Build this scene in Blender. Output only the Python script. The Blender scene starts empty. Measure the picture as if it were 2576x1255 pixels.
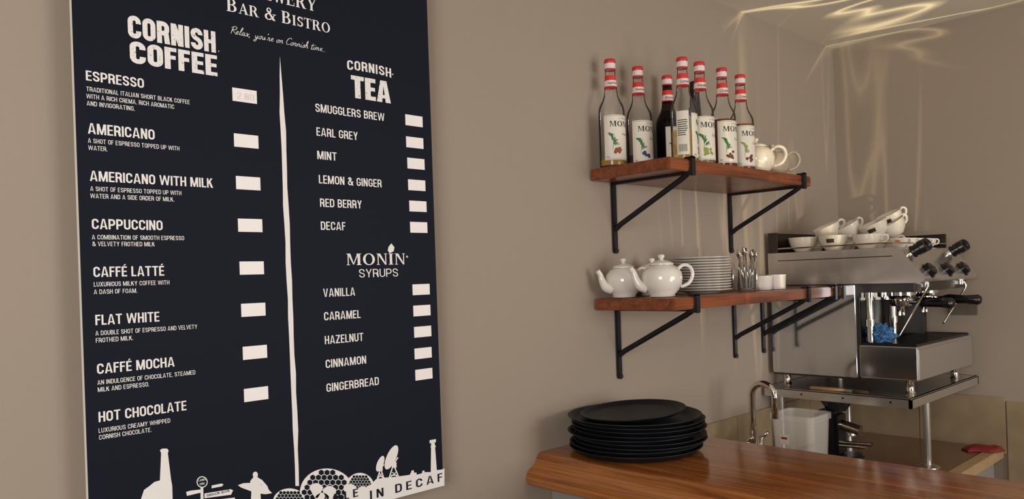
import bpy, math, random, bmesh
from mathutils import Vector, Matrix, noise
from mathutils.geometry import delaunay_2d_cdt
random.seed(4)
scene = bpy.context.scene
try:
    scene.view_settings.view_transform = 'Standard'
except Exception: pass
H = 1.58; D = 1.58; FP = 1935.0
phi = math.radians(46.8); th = math.radians(1.95)
F = Vector((-math.sin(phi), math.cos(phi), 0)); R = Vector((math.cos(phi), math.sin(phi), 0)); U = Vector((0,0,1))
EX = R*math.cos(th) - U*math.sin(th); EY = R*math.sin(th) + U*math.cos(th)
C = Vector((D, 0, H)); PX, PY = 1288.0, 702.0
def ray(px, py): return F + EX*((px-PX)/FP) - EY*((py-PY)/FP)
def onx(px, py, x):
    r = ray(px, py); return C + r*((x-D)/r.x)
def proj(p):
    v = Vector(p)-C; t = v.dot(F)
    return (PX+FP*v.dot(EX)/t, PY-FP*v.dot(EY)/t)
cam = bpy.data.cameras.new('camera'); co = bpy.data.objects.new('camera', cam); scene.collection.objects.link(co)
cam.sensor_width = 36; cam.lens = FP/2576*36; cam.shift_y = (PY-627.5)/2576; cam.clip_start = .02
co.matrix_world = Matrix((( EX.x, EY.x, -F.x, C.x),(EX.y, EY.y, -F.y, C.y),(EX.z, EY.z, -F.z, C.z),(0,0,0,1))); scene.camera = co

# ---------------- materials
def lin(c):
    return tuple(((v/255)/12.92 if v/255 <= .04045 else ((v/255+.055)/1.055)**2.4) for v in c)+(1,)
def pm(name, rgb, rough=.5, metal=0, spec=.5, noise_amt=0, nscale=40, bump=0, bscale=200, alpha=1, coat=0):
    m = bpy.data.materials.new(name); m.use_nodes = True; nt = m.node_tree; b = nt.nodes['Principled BSDF']
    col = lin(rgb); b.inputs['Base Color'].default_value = col
    b.inputs['Roughness'].default_value = rough; b.inputs['Metallic'].default_value = metal
    b.inputs['Specular IOR Level'].default_value = spec; b.inputs['Alpha'].default_value = alpha
    b.inputs['Coat Weight'].default_value = coat
    tc = nt.nodes.new('ShaderNodeTexCoord')
    n = nt.nodes.new('ShaderNodeTexNoise'); n.inputs['Scale'].default_value = nscale; n.inputs['Detail'].default_value = 4
    nt.links.new(tc.outputs['Object'], n.inputs['Vector'])
    mx = nt.nodes.new('ShaderNodeMixRGB'); mx.blend_type = 'MIX'
    a = noise_amt if noise_amt else .03
    mx.inputs[1].default_value = tuple(max(0, c*(1-a)) for c in col[:3])+(1,)
    mx.inputs[2].default_value = tuple(min(1, c*(1+a)) for c in col[:3])+(1,)
    nt.links.new(n.outputs['Fac'], mx.inputs[0]); nt.links.new(mx.outputs[0], b.inputs['Base Color'])
    if bump:
        n2 = nt.nodes.new('ShaderNodeTexNoise'); n2.inputs['Scale'].default_value = bscale; n2.inputs['Detail'].default_value = 3
        nt.links.new(tc.outputs['Object'], n2.inputs['Vector'])
        bp = nt.nodes.new('ShaderNodeBump'); bp.inputs['Strength'].default_value = bump; bp.inputs['Distance'].default_value = .002
        nt.links.new(n2.outputs['Fac'], bp.inputs['Height']); nt.links.new(bp.outputs[0], b.inputs['Normal'])
    return m
def wood(name, c1, c2, axis='x', rough=.35, coat=.2, sc=1.0, streak=.9):
    m = bpy.data.materials.new(name); m.use_nodes = True; nt = m.node_tree; b = nt.nodes['Principled BSDF']
    tc = nt.nodes.new('ShaderNodeTexCoord'); mp = nt.nodes.new('ShaderNodeMapping')
    s = {'x': (1.2, 22, 22), 'y': (22, 1.2, 22)}[axis]
    mp.inputs['Scale'].default_value = tuple(v*sc for v in s)
    n = nt.nodes.new('ShaderNodeTexNoise'); n.inputs['Scale'].default_value = 1.6; n.inputs['Detail'].default_value = 8; n.inputs['Roughness'].default_value = .65
    n.inputs['Distortion'].default_value = .6
    nt.links.new(tc.outputs['Object'], mp.inputs['Vector']); nt.links.new(mp.outputs[0], n.inputs['Vector'])
    cr = nt.nodes.new('ShaderNodeValToRGB'); cr.color_ramp.elements[0].position = .32; cr.color_ramp.elements[1].position = .68
    cr.color_ramp.elements[0].color = lin(c1); cr.color_ramp.elements[1].color = lin(c2)
    nt.links.new(n.outputs['Fac'], cr.inputs[0])
    mp2 = nt.nodes.new('ShaderNodeMapping'); s2 = {'x': (3, 160, 160), 'y': (160, 3, 160)}[axis]; mp2.inputs['Scale'].default_value = s2
    n2 = nt.nodes.new('ShaderNodeTexNoise'); n2.inputs['Scale'].default_value = 1.5; n2.inputs['Detail'].default_value = 3
    nt.links.new(tc.outputs['Object'], mp2.inputs['Vector']); nt.links.new(mp2.outputs[0], n2.inputs['Vector'])
    cr2 = nt.nodes.new('ShaderNodeValToRGB'); cr2.color_ramp.elements[0].position = .3; cr2.color_ramp.elements[1].position = .55
    cr2.color_ramp.elements[0].color = (.5,.43,.38,1); cr2.color_ramp.elements[1].color = (1,1,1,1)
    nt.links.new(n2.outputs['Fac'], cr2.inputs[0])
    mx = nt.nodes.new('ShaderNodeMixRGB'); mx.blend_type = 'MULTIPLY'; mx.inputs[0].default_value = streak
    nt.links.new(cr.outputs[0], mx.inputs[1]); nt.links.new(cr2.outputs[0], mx.inputs[2])
    nt.links.new(mx.outputs[0], b.inputs['Base Color']); b.inputs['Roughness'].default_value = rough; b.inputs['Coat Weight'].default_value = coat
    b.inputs['Coat Roughness'].default_value = .15
    return m
def glassmat(name, tint=(.975,.98,.975), gl=1.0, bl_=.15, dif=.03):
    m = bpy.data.materials.new(name); m.use_nodes = True; nt = m.node_tree; nt.nodes.remove(nt.nodes['Principled BSDF'])
    out = nt.nodes['Material Output']; t = nt.nodes.new('ShaderNodeBsdfTransparent'); t.inputs[0].default_value = tint+(1,)
    g = nt.nodes.new('ShaderNodeBsdfGlossy'); g.inputs['Roughness'].default_value = .05; g.inputs[0].default_value = (gl,gl,gl,1)
    d = nt.nodes.new('ShaderNodeBsdfDiffuse'); d.inputs[0].default_value = (.8,.81,.78,1)
    m2 = nt.nodes.new('ShaderNodeMixShader'); m2.inputs[0].default_value = dif; nt.links.new(t.outputs[0], m2.inputs[1]); nt.links.new(d.outputs[0], m2.inputs[2])
    lw = nt.nodes.new('ShaderNodeLayerWeight'); lw.inputs[0].default_value = bl_
    mx = nt.nodes.new('ShaderNodeMixShader'); nt.links.new(lw.outputs['Fresnel'], mx.inputs[0])
    nt.links.new(m2.outputs[0], mx.inputs[1]); nt.links.new(g.outputs[0], mx.inputs[2]); nt.links.new(mx.outputs[0], out.inputs[0])
    return m
def grunge(name, white, dark, scale=160, thr=.36):
    m = pm(name, white, .6); nt = m.node_tree; b = nt.nodes['Principled BSDF']
    tc = nt.nodes.new('ShaderNodeTexCoord'); n = nt.nodes.new('ShaderNodeTexNoise'); n.inputs['Scale'].default_value = scale; n.inputs['Detail'].default_value = 6
    n.inputs['Roughness'].default_value = .7
    nt.links.new(tc.outputs['Object'], n.inputs['Vector'])
    cr = nt.nodes.new('ShaderNodeValToRGB'); cr.color_ramp.elements[0].position = thr; cr.color_ramp.elements[1].position = thr+.04
    cr.color_ramp.elements[0].color = lin(dark); cr.color_ramp.elements[1].color = lin(white)
    nt.links.new(n.outputs['Fac'], cr.inputs[0]); nt.links.new(cr.outputs[0], b.inputs['Base Color']); return m

mWall = pm('wall_paint', (163,149,135), .8, spec=.25, noise_amt=.02, nscale=3, bump=.12, bscale=260)
mCeil = pm('ceiling_paint', (222,214,198), .9, spec=.15, bump=.05)
mFloor = wood('floor_wood', (70,54,40), (104,82,62), 'y', .5, 0)
mNavy = pm('board_navy_print', (22,27,39), .6, spec=.12)
mWhitePVC = pm('board_white_edge', (225,222,215), .5)
mInk = pm('print_white', (242,238,235), .6, spec=.2)
mGr = grunge('print_white_worn', (242,238,235), (80,84,94), 190, .36)
mStick = pm('sticker_white', (250,244,241), .5)
mPencil = pm('pencil_grey', (217,211,208), .7)
mShelf = wood('mahogany_stain', (94,46,23), (156,84,44), 'y', .35, .3)
mOak = wood('varnished_oak', (128,72,28), (192,120,56), 'x', .16, .8, streak=.8)
mBlackIron = pm('black_iron', (20,22,26), .45, spec=.4)
mTray = pm('black_tray', (20,23,29), .48, spec=.35, bump=.1, bscale=400)
mGlass = glassmat('clear_glass')
mGlass2 = glassmat('tumbler_glass', (.96,.97,.97))
mCap = pm('cap_red', (200,52,56), .35); mCapW = pm('cap_white', (232,220,216), .4)
mRed = pm('neck_label_red', (216,52,44), .5); mLab = pm('paper_label', (226,219,204), .6)
mGold = pm('label_gold', (150,130,90), .5); mBlk = pm('print_black', (25,25,25), .6)
mGreen = pm('leaf_green', (58,112,62), .6); mBrown = pm('spice_brown', (146,78,42), .6); mBlue = pm('berry_blue', (44,58,108), .6)
mDBrown = pm('nut_brown', (96,50,28), .6)
mCeramic = pm('white_ceramic', (230,224,216), .12, coat=.5, spec=.6)
mPlate = pm('plate_ceramic', (210,204,196), .15, coat=.4)
mCupC = pm('cup_ceramic', (224,215,199), .14, coat=.5, spec=.6)
mCream = pm('cream_ceramic', (224,214,196), .15, coat=.5)
mSteel = pm('brushed_steel', (214,211,206), .22, .88, noise_amt=.05, nscale=90)
mSteelD = pm('dark_steel', (84,82,80), .24, 1)
mPanel = pm('steel_side_panel', (210,212,214), .08, .95, noise_amt=.04, nscale=5)
mTraySide = pm('tray_side_steel', (150,148,146), .14, .9)
mChrome = pm('chrome', (225,222,216), .07, 1)
mBack = pm('dark_backsplash', (36,34,33), .25, .8)
mBlkP = pm('black_plastic', (18,18,20), .25)
mBlkGloss = pm('black_gloss', (34,34,36), .08, coat=.6)
mTrav = pm('travertine', (158,138,110), .35, noise_amt=.3, nscale=14, coat=.2)
mTop = pm('worktop_stone', (112,72,44), .18, noise_amt=.35, nscale=18, coat=.4)
mTopL = pm('worktop_marble', (190,160,118), .25, noise_amt=.25, nscale=26, coat=.3)
mCab = pm('cabinet_grey', (150,144,134), .5)
mTub = pm('translucent_plastic', (232,228,220), .25, alpha=.26)
mRedP = pm('red_fabric', (128,36,30), .65)
mWoodH = wood('brush_handle_wood', (170,124,80), (205,165,115), 'x', .5, 0)
mBrist = pm('bristle', (70,50,36), .9)
mOrange = pm('cup_print_orange', (214,104,40), .5); mCof = pm('cup_print_brown', (60,44,36), .5)
mCloth = pm('blue_check_cloth', (52,110,170), .9); nt = mCloth.node_tree; tcn = nt.nodes.new('ShaderNodeTexCoord'); ch = nt.nodes.new('ShaderNodeTexChecker')
ch.inputs['Scale'].default_value = 160; ch.inputs[1].default_value = lin((34,84,140)); ch.inputs[2].default_value = lin((84,136,178))
nt.links.new(tcn.outputs['Object'], ch.inputs['Vector']); nt.links.new(ch.outputs[0], nt.nodes['Principled BSDF'].inputs['Base Color'])

# ---------------- mesh helpers
def mk(name, verts, faces, mat, parent=None, loc=(0,0,0), smooth=False, rot=None, label=None, auto=None):
    me = bpy.data.meshes.new(name); me.from_pydata([tuple(v) for v in verts], [], faces); me.update()
    if isinstance(mat, (list, tuple)):
        for m_ in mat: me.materials.append(m_)
    else: me.materials.append(mat)
    if smooth or auto:
        for p in me.polygons: p.use_smooth = True
        if auto:
            try: me.set_sharp_from_angle(angle=math.radians(auto))
            except Exception: pass
    o = bpy.data.objects.new(name, me); scene.collection.objects.link(o); o.location = loc
    if rot is not None: o.rotation_euler = rot
    if parent: o.parent = parent
    if label: o['label'] = label
    return o
def thing(name, loc, label, cat, group=None, rot=None):
    o = bpy.data.objects.new(name, None); scene.collection.objects.link(o); o.location = loc; o.empty_display_size = .05
    if rot is not None: o.rotation_euler = rot
    o['label'] = label; o['category'] = cat
    if group: o['group'] = group
    return o
def tag(o, label, cat, group=None):
    o['label'] = label; o['category'] = cat
    if group: o['group'] = group
    return o
def struct(o): o['kind'] = 'structure'; return o
def join(*gs):
    V=[]; Fc=[]
    for v,f in gs:
        k=len(V); V+=[Vector(a) for a in v]; Fc+=[[i+k for i in q] for q in f]
    return V,Fc
def gbox(x0,x1,y0,y1,z0,z1,b=0):
    bm = bmesh.new(); bmesh.ops.create_cube(bm, size=1)
    for v in bm.verts:
        v.co = Vector(((x0+x1)/2+v.co.x*(x1-x0),(y0+y1)/2+v.co.y*(y1-y0),(z0+z1)/2+v.co.z*(z1-z0)))
    if b: bmesh.ops.bevel(bm, geom=bm.edges[:], offset=b, segments=2, affect='EDGES')
    bm.verts.ensure_lookup_table(); bm.verts.index_update()
    V=[v.co.copy() for v in bm.verts]; Fc=[[v.index for v in f.verts] for f in bm.faces]; bm.free(); return V,Fc
def glathe(prof, seg=40, c=(0,0,0)):
    V=[];Fc=[];rows=[]
    for r,z in prof:
        if r<1e-6: rows.append([len(V)]); V.append(Vector((c[0],c[1],c[2]+z)))
        else:
            rows.append(list(range(len(V),len(V)+seg)))
            for i in range(seg):
                a=2*math.pi*i/seg; V.append(Vector((c[0]+r*math.cos(a),c[1]+r*math.sin(a),c[2]+z)))
    for a,b in zip(rows[:-1],rows[1:]):
        for i in range(seg):
            j=(i+1)%seg
            if len(a)==1 and len(b)==1: continue
            if len(a)==1: Fc.append([a[0],b[j],b[i]])
            elif len(b)==1: Fc.append([a[i],a[j],b[0]])
            else: Fc.append([a[i],a[j],b[j],b[i]])
    return V,Fc
def spl(pts, n=6):
    P=[Vector(p) for p in pts]; out=[]
    for i in range(len(P)-1):
        p0=P[max(i-1,0)];p1=P[i];p2=P[i+1];p3=P[min(i+2,len(P)-1)]
        for k in range(n):
            t=k/n; out.append(.5*((2*p1)+(-p0+p2)*t+(2*p0-5*p1+4*p2-p3)*t*t+(-p0+3*p1-3*p2+p3)*t**3))
    out.append(P[-1]); return out
def gtube(pts, rad, seg=12, flat=1.0):
    P=[Vector(p) for p in pts]; n=len(P)
    if not isinstance(rad,(list,tuple)): rad=[rad]*n
    elif len(rad)!=n:
        r0=rad; rad=[]
        for i in range(n):
            s=i/(n-1)*(len(r0)-1)*.9999; k=int(s); rad.append(r0[k]*(1-(s-k))+r0[min(k+1,len(r0)-1)]*(s-k))
    V=[];Fc=[]; t0=(P[1]-P[0]).normalized(); up=Vector((0,0,1)) if abs(t0.z)<.9 else Vector((1,0,0))
    nrm=(up-t0*up.dot(t0)).normalized()
    for i in range(n):
        t=(P[min(i+1,n-1)]-P[max(i-1,0)]).normalized(); nrm=(nrm-t*nrm.dot(t)).normalized(); bn=t.cross(nrm)
        for k in range(seg):
            a=2*math.pi*k/seg; V.append(P[i]+nrm*math.cos(a)*rad[i]+bn*math.sin(a)*rad[i]*flat)
    for i in range(n-1):
        for k in range(seg):
            j=(k+1)%seg; Fc.append([i*seg+k,i*seg+j,(i+1)*seg+j,(i+1)*seg+k])
    Fc.append(list(range(seg))[::-1]); Fc.append([(n-1)*seg+k for k in range(seg)])
    return V,Fc
def gprism(poly, a0, a1, axis):
    n=len(poly); V=[]
    for a in (a0,a1):
        for p,q in poly:
            V.append(Vector({'x':(a,p,q),'y':(p,a,q),'z':(p,q,a)}[axis]))
    Fc=[list(range(n)),[n+i for i in range(n)][::-1]]+[[i,n+i,n+(i+1)%n,(i+1)%n] for i in range(n)]
    return V,Fc
def grr(loops):
    V=[];Fc=[];rows=[]
    for (w,d,r,z) in loops:
        row=[]
        for (sx,sy,a0) in ((1,1,0),(-1,1,90),(-1,-1,180),(1,-1,270)):
            for k in range(6):
                a=math.radians(a0+k*18); row.append(len(V))
                V.append(Vector((sx*(w/2-r)+r*math.cos(a), sy*(d/2-r)+r*math.sin(a), z)))
        rows.append(row)
    n=24
    for a,b in zip(rows[:-1],rows[1:]):
        for i in range(n): Fc.append([a[i],a[(i+1)%n],b[(i+1)%n],b[i]])
    return V,Fc,rows
def union2d(V, Fc):
    F2=[]
    for q in Fc:
        ar=sum(V[q[i]][0]*V[q[(i+1)%len(q)]][1]-V[q[(i+1)%len(q)]][0]*V[q[i]][1] for i in range(len(q)))
        if abs(ar)<1e-9: continue
        F2.append(list(q) if ar>0 else list(q)[::-1])
    try:
        r=delaunay_2d_cdt([Vector((a[0],a[1])) for a in V],[],F2,0,1e-5)
        return [(v.x,v.y) for v in r[0]],[list(f) for f,o in zip(r[2],r[5]) if len(o)>0]
    except Exception:
        return V,Fc
LAY=1.5e-5
def glyphs(items):
    """each printed stroke sits on its own hair-thin ink layer so strokes never share a plane"""
    V=[];Fc=[]
    for P,x,k in items:
        for i,q in enumerate(P):
            n=len(V); V+=[(x+p[0]*k,p[1]*k,i*LAY) for p in q]; Fc.append(list(range(n,n+len(q))))
    return V,Fc

# ---------------- room shell
CZ = H+1.03; WY = 3.60
def sbox(name,*a,mat=mWall):
    v,f=gbox(*a); return struct(mk(name,v,f,mat))
sbox('wall_left',-.1,0,-2.2,WY+.1,0,CZ)
sbox('wall_back',0,4.3,WY,WY+.1,0,CZ)
sbox('wall_front',0,4.3,-2.2,-2.1,0,CZ)
sbox('floor',-.1,4.4,-2.2,WY+.1,-.1,0,mat=mFloor)
sbox('ceiling',-.1,4.4,-2.2,WY+.1,CZ,CZ+.1,mat=mCeil)
W0,W1=1.45,3.35
wv=join(gbox(4.3,4.4,-2.1,W0,0,CZ),gbox(4.3,4.4,W1,WY,0,CZ),gbox(4.3,4.4,W0,W1,0,.8),gbox(4.3,4.4,W0,W1,2.3,CZ))
struct(mk('wall_right',wv[0],wv[1],mWall))
wf=join(gbox(4.31,4.36,W0,W1,.8,.86),gbox(4.31,4.36,W0,W1,2.24,2.3),gbox(4.31,4.36,W0,W0+.06,.86,2.24),gbox(4.31,4.36,W1-.06,W1,.86,2.24),gbox(4.31,4.36,2.37,2.43,.86,2.24))
struct(mk('window_1',wf[0],wf[1],mWhitePVC))
tl=[gbox(0.0005,.012,2.03+i*.3,2.328+i*.3,H-.78,H-.555,.0015) for i in range(5)]+[gbox(0.0005,.012,3.53,WY,H-.78,H-.555,.0015)]
g=join(*tl); struct(mk('trim_1',g[0],g[1],mTrav))
g=join(gbox(.012,.33,WY-.012,WY-.0005,H-.78,H-.55,.0015),gbox(.332,.66,WY-.012,WY-.0005,H-.78,H-.55,.0015),gbox(.664,.98,WY-.012,WY-.0005,H-.95,H-.565,.0015),gbox(.982,1.5,WY-.012,WY-.0005,H-.95,H-.565,.0015)); struct(mk('trim_2',g[0],g[1],mTrav))

# ---------------- lettering
def text_geo(s, offset=0, shear=0, space=1.0, res=3):
    c=bpy.data.curves.new('t','FONT'); c.body=s; c.size=1; c.offset=offset; c.shear=shear; c.space_character=space; c.resolution_u=res
    o=bpy.data.objects.new('t',c); scene.collection.objects.link(o)
    dg=bpy.context.evaluated_depsgraph_get(); me=bpy.data.meshes.new_from_object(o.evaluated_get(dg))
    V=[(v.co.x,v.co.y,0) for v in me.vertices]; Fc=[list(p.vertices) for p in me.polygons]
    bpy.data.objects.remove(o); bpy.data.curves.remove(c); bpy.data.meshes.remove(me); return V,Fc
def rc(x0,y0,x1,y1): return [(x0,y0),(x1,y0),(x1,y1),(x0,y1)]
def strokepoly(pts, w, closed=False, taper=None):
    P=[Vector((p[0],p[1])) for p in pts]; Q=[P[0]]
    for p in P[1:]:
        if (p-Q[-1]).length>1e-5: Q.append(p)
    if closed and (Q[0]-Q[-1]).length<1e-5: Q.pop()
    P=Q; n=len(P); Lf=[];Rt=[]
    for i in range(n):
        a=P[(i-1)%n] if (i>0 or closed) else P[i]; b=P[(i+1)%n] if (i<n-1 or closed) else P[i]
        t=(b-a); t=t.normalized() if t.length>1e-9 else Vector((1,0)); nn=Vector((-t.y,t.x)); ww=w/2*(taper(i/(n-1)) if taper else 1)
        Lf.append(P[i]+nn*ww); Rt.append(P[i]-nn*ww)
    out=[]
    for i in range(n if closed else n-1):
        j=(i+1)%n; out.append([tuple(Lf[i]),tuple(Rt[i]),tuple(Rt[j]),tuple(Lf[j])])
    return out
def rpath(pts, r, closed=False, k=8):
    P=[Vector(p) for p in pts]; n=len(P); out=[]
    for i in range(n):
        if not closed and i in (0,n-1): out.append(P[i]); continue
        a=P[(i-1)%n]; b=P[i]; c=P[(i+1)%n]
        d1=min(r,(a-b).length*(.5 if (closed or i-1>0) else 1)); d2=min(r,(c-b).length*(.5 if (closed or i+1<n-1) else 1)); d1=d2=min(d1,d2)
        u=(a-b).normalized(); v=(c-b).normalized(); s=b+u*d1; e=b+v*d2
        w=math.sin(math.acos(max(-1,min(1,u.dot(v))))/2)
        for q in range(k+1):
            t=q/k; w0=(1-t)**2; w1=2*t*(1-t)*w; w2=t*t; out.append((s*w0+b*w1+e*w2)/(w0+w1+w2))
    return out
def gg(c, t, W=.54):
    a=t/2; L_=a; X=W-a; B=a; T=1-a; P=[]; rr=(W-t)*.5*.98; hb=t*.86
    r2=min(rr,(.5-a)*.5*.98)
    st=lambda x: P.append(rc(x,0,x+t,1))
    S=lambda pts,r=rr,cl=False: P.extend(strokepoly(rpath(pts,r,cl),t,cl))
    w=W
    if c=='A':
        w=W*1.14; P.append([(0,0),(t*.97,0),(w/2+t*.10,1),(w/2-t*.58,1)]); P.append([(w-t*.97,0),(w,0),(w/2+t*.58,1),(w/2-t*.10,1)]); P.append(rc(w*.2,.19,w*.8,.19+hb*.8))
    elif c=='B': st(0); S([(a,T),(X-.015,T),(X-.015,.515),(a,.515)],r2); S([(a,.515),(X,.515),(X,B),(a,B)],r2)
    elif c=='C': S([(X,.66),(X,T),(L_,T),(L_,B),(X,B),(X,.34)])
    elif c=='D': st(0); S([(a,T),(X,T),(X,B),(a,B)])
    elif c in 'E\u00c9':
        w=W*.84; st(0); P.append(rc(0,1-hb,w,1)); P.append(rc(0,0,w,hb)); P.append(rc(0,.5-hb*.42,w*.94,.5+hb*.5))
        if c=='\u00c9': P.append([(w*.35,1.06),(w*.6,1.06),(w*.85,1.22),(w*.52,1.22)])
    elif c=='F': w=W*.80; st(0); P.append(rc(0,1-hb,w,1)); P.append(rc(0,.46,w*.92,.46+hb))
    elif c=='G': S([(X,.67),(X,T),(L_,T),(L_,B),(X,B),(X,.48)]); P.append(rc(W*.5,.38,W,.38+hb))
    elif c=='H': st(0); st(W-t); P.append(rc(0,.5-hb*.5,W,.5+hb*.5))
    elif c=='I': st(0); w=t
    elif c=='J': w=W*.85; S([(w-a,1),(w-a,B),(L_,B),(L_,.36)])
    elif c=='K': w=W*1.05; st(0); P.append([(t*.8,.34),(t*.8,.62),(w-t*1.25,1),(w-.02,1)]); P.append([(W*.36,.5),(W*.62,.68),(w+.02,0),(w-t*1.2,0)])
    elif c=='L': w=W*.78; st(0); P.append(rc(0,0,w,hb))
    elif c=='M': w=W*1.36; st(0); st(w-t); P.append([(0,1),(t*1.3,1),(w/2+t*.38,0),(w/2-t*.38,0)]); P.append([(w-t*1.3,1),(w,1),(w/2+t*.38,0),(w/2-t*.38,0)])
    elif c=='N': st(0); st(W-t); P.append([(0,1),(t*1.1,1),(W,0),(W-t*1.1,0)])
    elif c in 'O0': S([(X,T),(L_,T),(L_,B),(X,B)],rr,True)
    elif c=='P': st(0); S([(a,T),(X,T),(X,.42),(a,.42)],r2)
    elif c=='R': st(0); S([(a,T),(X-.01,T),(X-.01,.47),(a,.47)],r2); P.append([(W*.5,.5),(W-.05,.53),(W+.01,0),(W-t*1.03,0)])
    elif c in 'S': S([(X,.70),(X,T),(L_,T),(L_,.57),(X,.43),(X,B),(L_,B),(L_,.30)],r2*1.05)
    elif c=='T': P.append(rc(0,1-hb,W,1)); P.append(rc(W/2-a,0,W/2+a,1))
    elif c=='U': S([(L_,1),(L_,B),(X,B),(X,1)])
    elif c=='V': w=W*1.08; P.append([(0,1),(t,1),(w/2+t*.12,0),(w/2-t*.52,0)]); P.append([(w-t,1),(w,1),(w/2+t*.52,0),(w/2-t*.12,0)])
    elif c=='W':
        w=W*1.7; q=w/4; h=t*.5
        P.append([(0,1),(t*.9,1),(q+h*.75,0),(q-h*.95,0)]); P.append([(2*q-h*.85,1),(2*q+h*.85,1),(q+h*.95,0),(q-h*.75,0)])
        P.append([(2*q-h*.85,1),(2*q+h*.85,1),(3*q+h*.75,0),(3*q-h*.95,0)]); P.append([(w-t*.9,1),(w,1),(3*q+h*.95,0),(3*q-h*.75,0)])
    elif c=='X': w=W*1.1; P.append([(0,1),(t*1.15,1),(w,0),(w-t*1.15,0)]); P.append([(w-t*1.15,1),(w,1),(t*1.15,0),(0,0)])
    elif c=='Y': w=W*1.08; P.append([(0,1),(t*1.1,1),(w/2+a,.4),(w/2-a,.4)]); P.append([(w-t*1.1,1),(w,1),(w/2+a,.4),(w/2-a,.4)]); P.append(rc(w/2-a,0,w/2+a,.45))
    elif c=='Z': P.append(rc(0,1-hb,W,1)); P.append(rc(0,0,W,hb)); P.append([(0,hb*.8),(t*1.2,hb*.8),(W,1-hb*.8),(W-t*1.2,1-hb*.8)])
    elif c=='&': w=W*1.25; S([(w*.16,.74),(w*.16,T),(w*.6,T),(w*.6,.62),(L_,.46),(L_,B),(w*.66,B),(w-a,.5)],r2); P.append([(w*.14,.78),(w*.16+t*.8,.82),(w+.02,0),(w-t*1.15,0)])
    elif c=='.': P.append(rc(0,0,t,t)); w=t
    elif c==',': P.append([(0,0),(t*.5,-.12),(t,0),(t,t),(0,t)]); w=t
    elif c=='2': S([(L_,.68),(L_,T),(X,T),(X,.6),(L_,.1)],.2); P.append(rc(0,0,W,hb))
    elif c=='8': S([(X,T),(L_,T),(L_,.52),(X,.52)],r2,True); S([(X,.52),(L_,.52),(L_,B),(X,B)],r2,True)
    elif c==' ': w=.22
    return P,w
def grot(s, t=.2, W=.54, sp=.07):
    it=[];x=0
    for c in s:
        P,w=gg(c,t,W); it.append((P,x,1)); x+=w+sp
    return glyphs(it)
HW={'R':([[(.08,-.02),(.1,.5),(.16,.95)],[(-.05,.75),(.2,1.02),(.48,.9),(.42,.62),(.14,.5),(.32,.3),(.6,-.05)]],.56),
'e':([[(-.02,.12),(.18,.26),(.22,.42),(.1,.42),(.04,.2),(.14,.02),(.34,.12)]],.34),'l':([[(0,.1),(.2,.65),(.22,1),(.12,.92),(.07,.2),(.14,.0),(.28,.12)]],.28),
'a':([[(.28,.38),(.14,.44),(.02,.2),(.1,.02),(.24,.2),(.3,.42)],[(.3,.42),(.26,.1),(.33,.0),(.44,.12)]],.44),'x':([[(0,.36),(.1,.42),(.2,.04),(.36,.08)],[(.34,.42),(0,.0)]],.40),
',':([[(.06,.05),(.0,-.14)]],.3),'y':([[(.02,.42),(.05,.1),(.16,.06),(.28,.42)],[(.28,.42),(.2,-.3),(.04,-.42),(.0,-.25),(.38,.08)]],.40),
'o':([[(.2,.42),(.04,.3),(.06,.04),(.2,.02),(.28,.25),(.18,.42),(.4,.36)]],.40),'u':([[(.02,.42),(.03,.08),(.15,.02),(.28,.42)],[(.28,.42),(.27,.05),(.42,.12)]],.44),
"'":([[(.1,.98),(.04,.78)]],.16),'r':([[(0,.02),(.06,.44),(.2,.36),(.18,.1),(.26,.0),(.34,.1)]],.36),'n':([[(.02,.42),(.03,0)],[(.04,.2),(.18,.44),(.25,.3),(.24,.05),(.4,.1)]],.42),
'C':([[(.5,.78),(.42,.98),(.15,.85),(.0,.4),(.15,.0),(.5,.16)]],.52),'i':([[(.04,.42),(.04,.05),(.2,.1)],[(.1,.6),(.12,.68)]],.22),'s':([[(-.04,.05),(.18,.46),(.22,.15),(.1,.0),(-.02,.06)]],.32),
'h':([[(-.02,.1),(.18,.65),(.17,1.05),(.08,.8),(.02,0)],[(.03,.2),(.18,.44),(.25,.3),(.24,.05),(.4,.1)]],.42),'t':([[(.14,.85),(.05,.12),(.13,.0),(.27,.12)],[(-.1,.52),(.3,.62)]],.28),
'm':([[(.02,.42),(.02,0)],[(.03,.2),(.15,.44),(.2,.3),(.19,.0)],[(.19,.2),(.33,.44),(.4,.3),(.39,.03),(.54,.1)]],.58),'.':([[(.02,0),(.05,.04)]],.16),' ':([],.3)}
def hand(s, w=.055):
    it=[];x=0
    for c in s:
        P,adv=HW[c]; polys=[]
        for st in P:
            q=[(p.x+p.y*.28,p.y) for p in spl([(a,b,0) for a,b in st],6)]
            polys+=strokepoly(q,w,False,lambda u:.65+.6*math.sin(math.pi*u))
        it.append((polys,x,1)); x+=adv
    return glyphs(it)
def ring(cx,cy,rx,ry,a0,a1,wx,wy,n=14):
    out=[]
    for i in range(n):
        q=[]
        for k,(ox,oy) in ((i,(0,0)),(i+1,(0,0)),(i+1,(wx,wy)),(i,(wx,wy))):
            a=math.radians(a0+(a1-a0)*k/n); q.append((cx+(rx-ox)*math.cos(a),cy+(ry-oy)*math.sin(a)))
        out.append(q)
    return out
TK,TN,SH=.17,.065,.05
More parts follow.
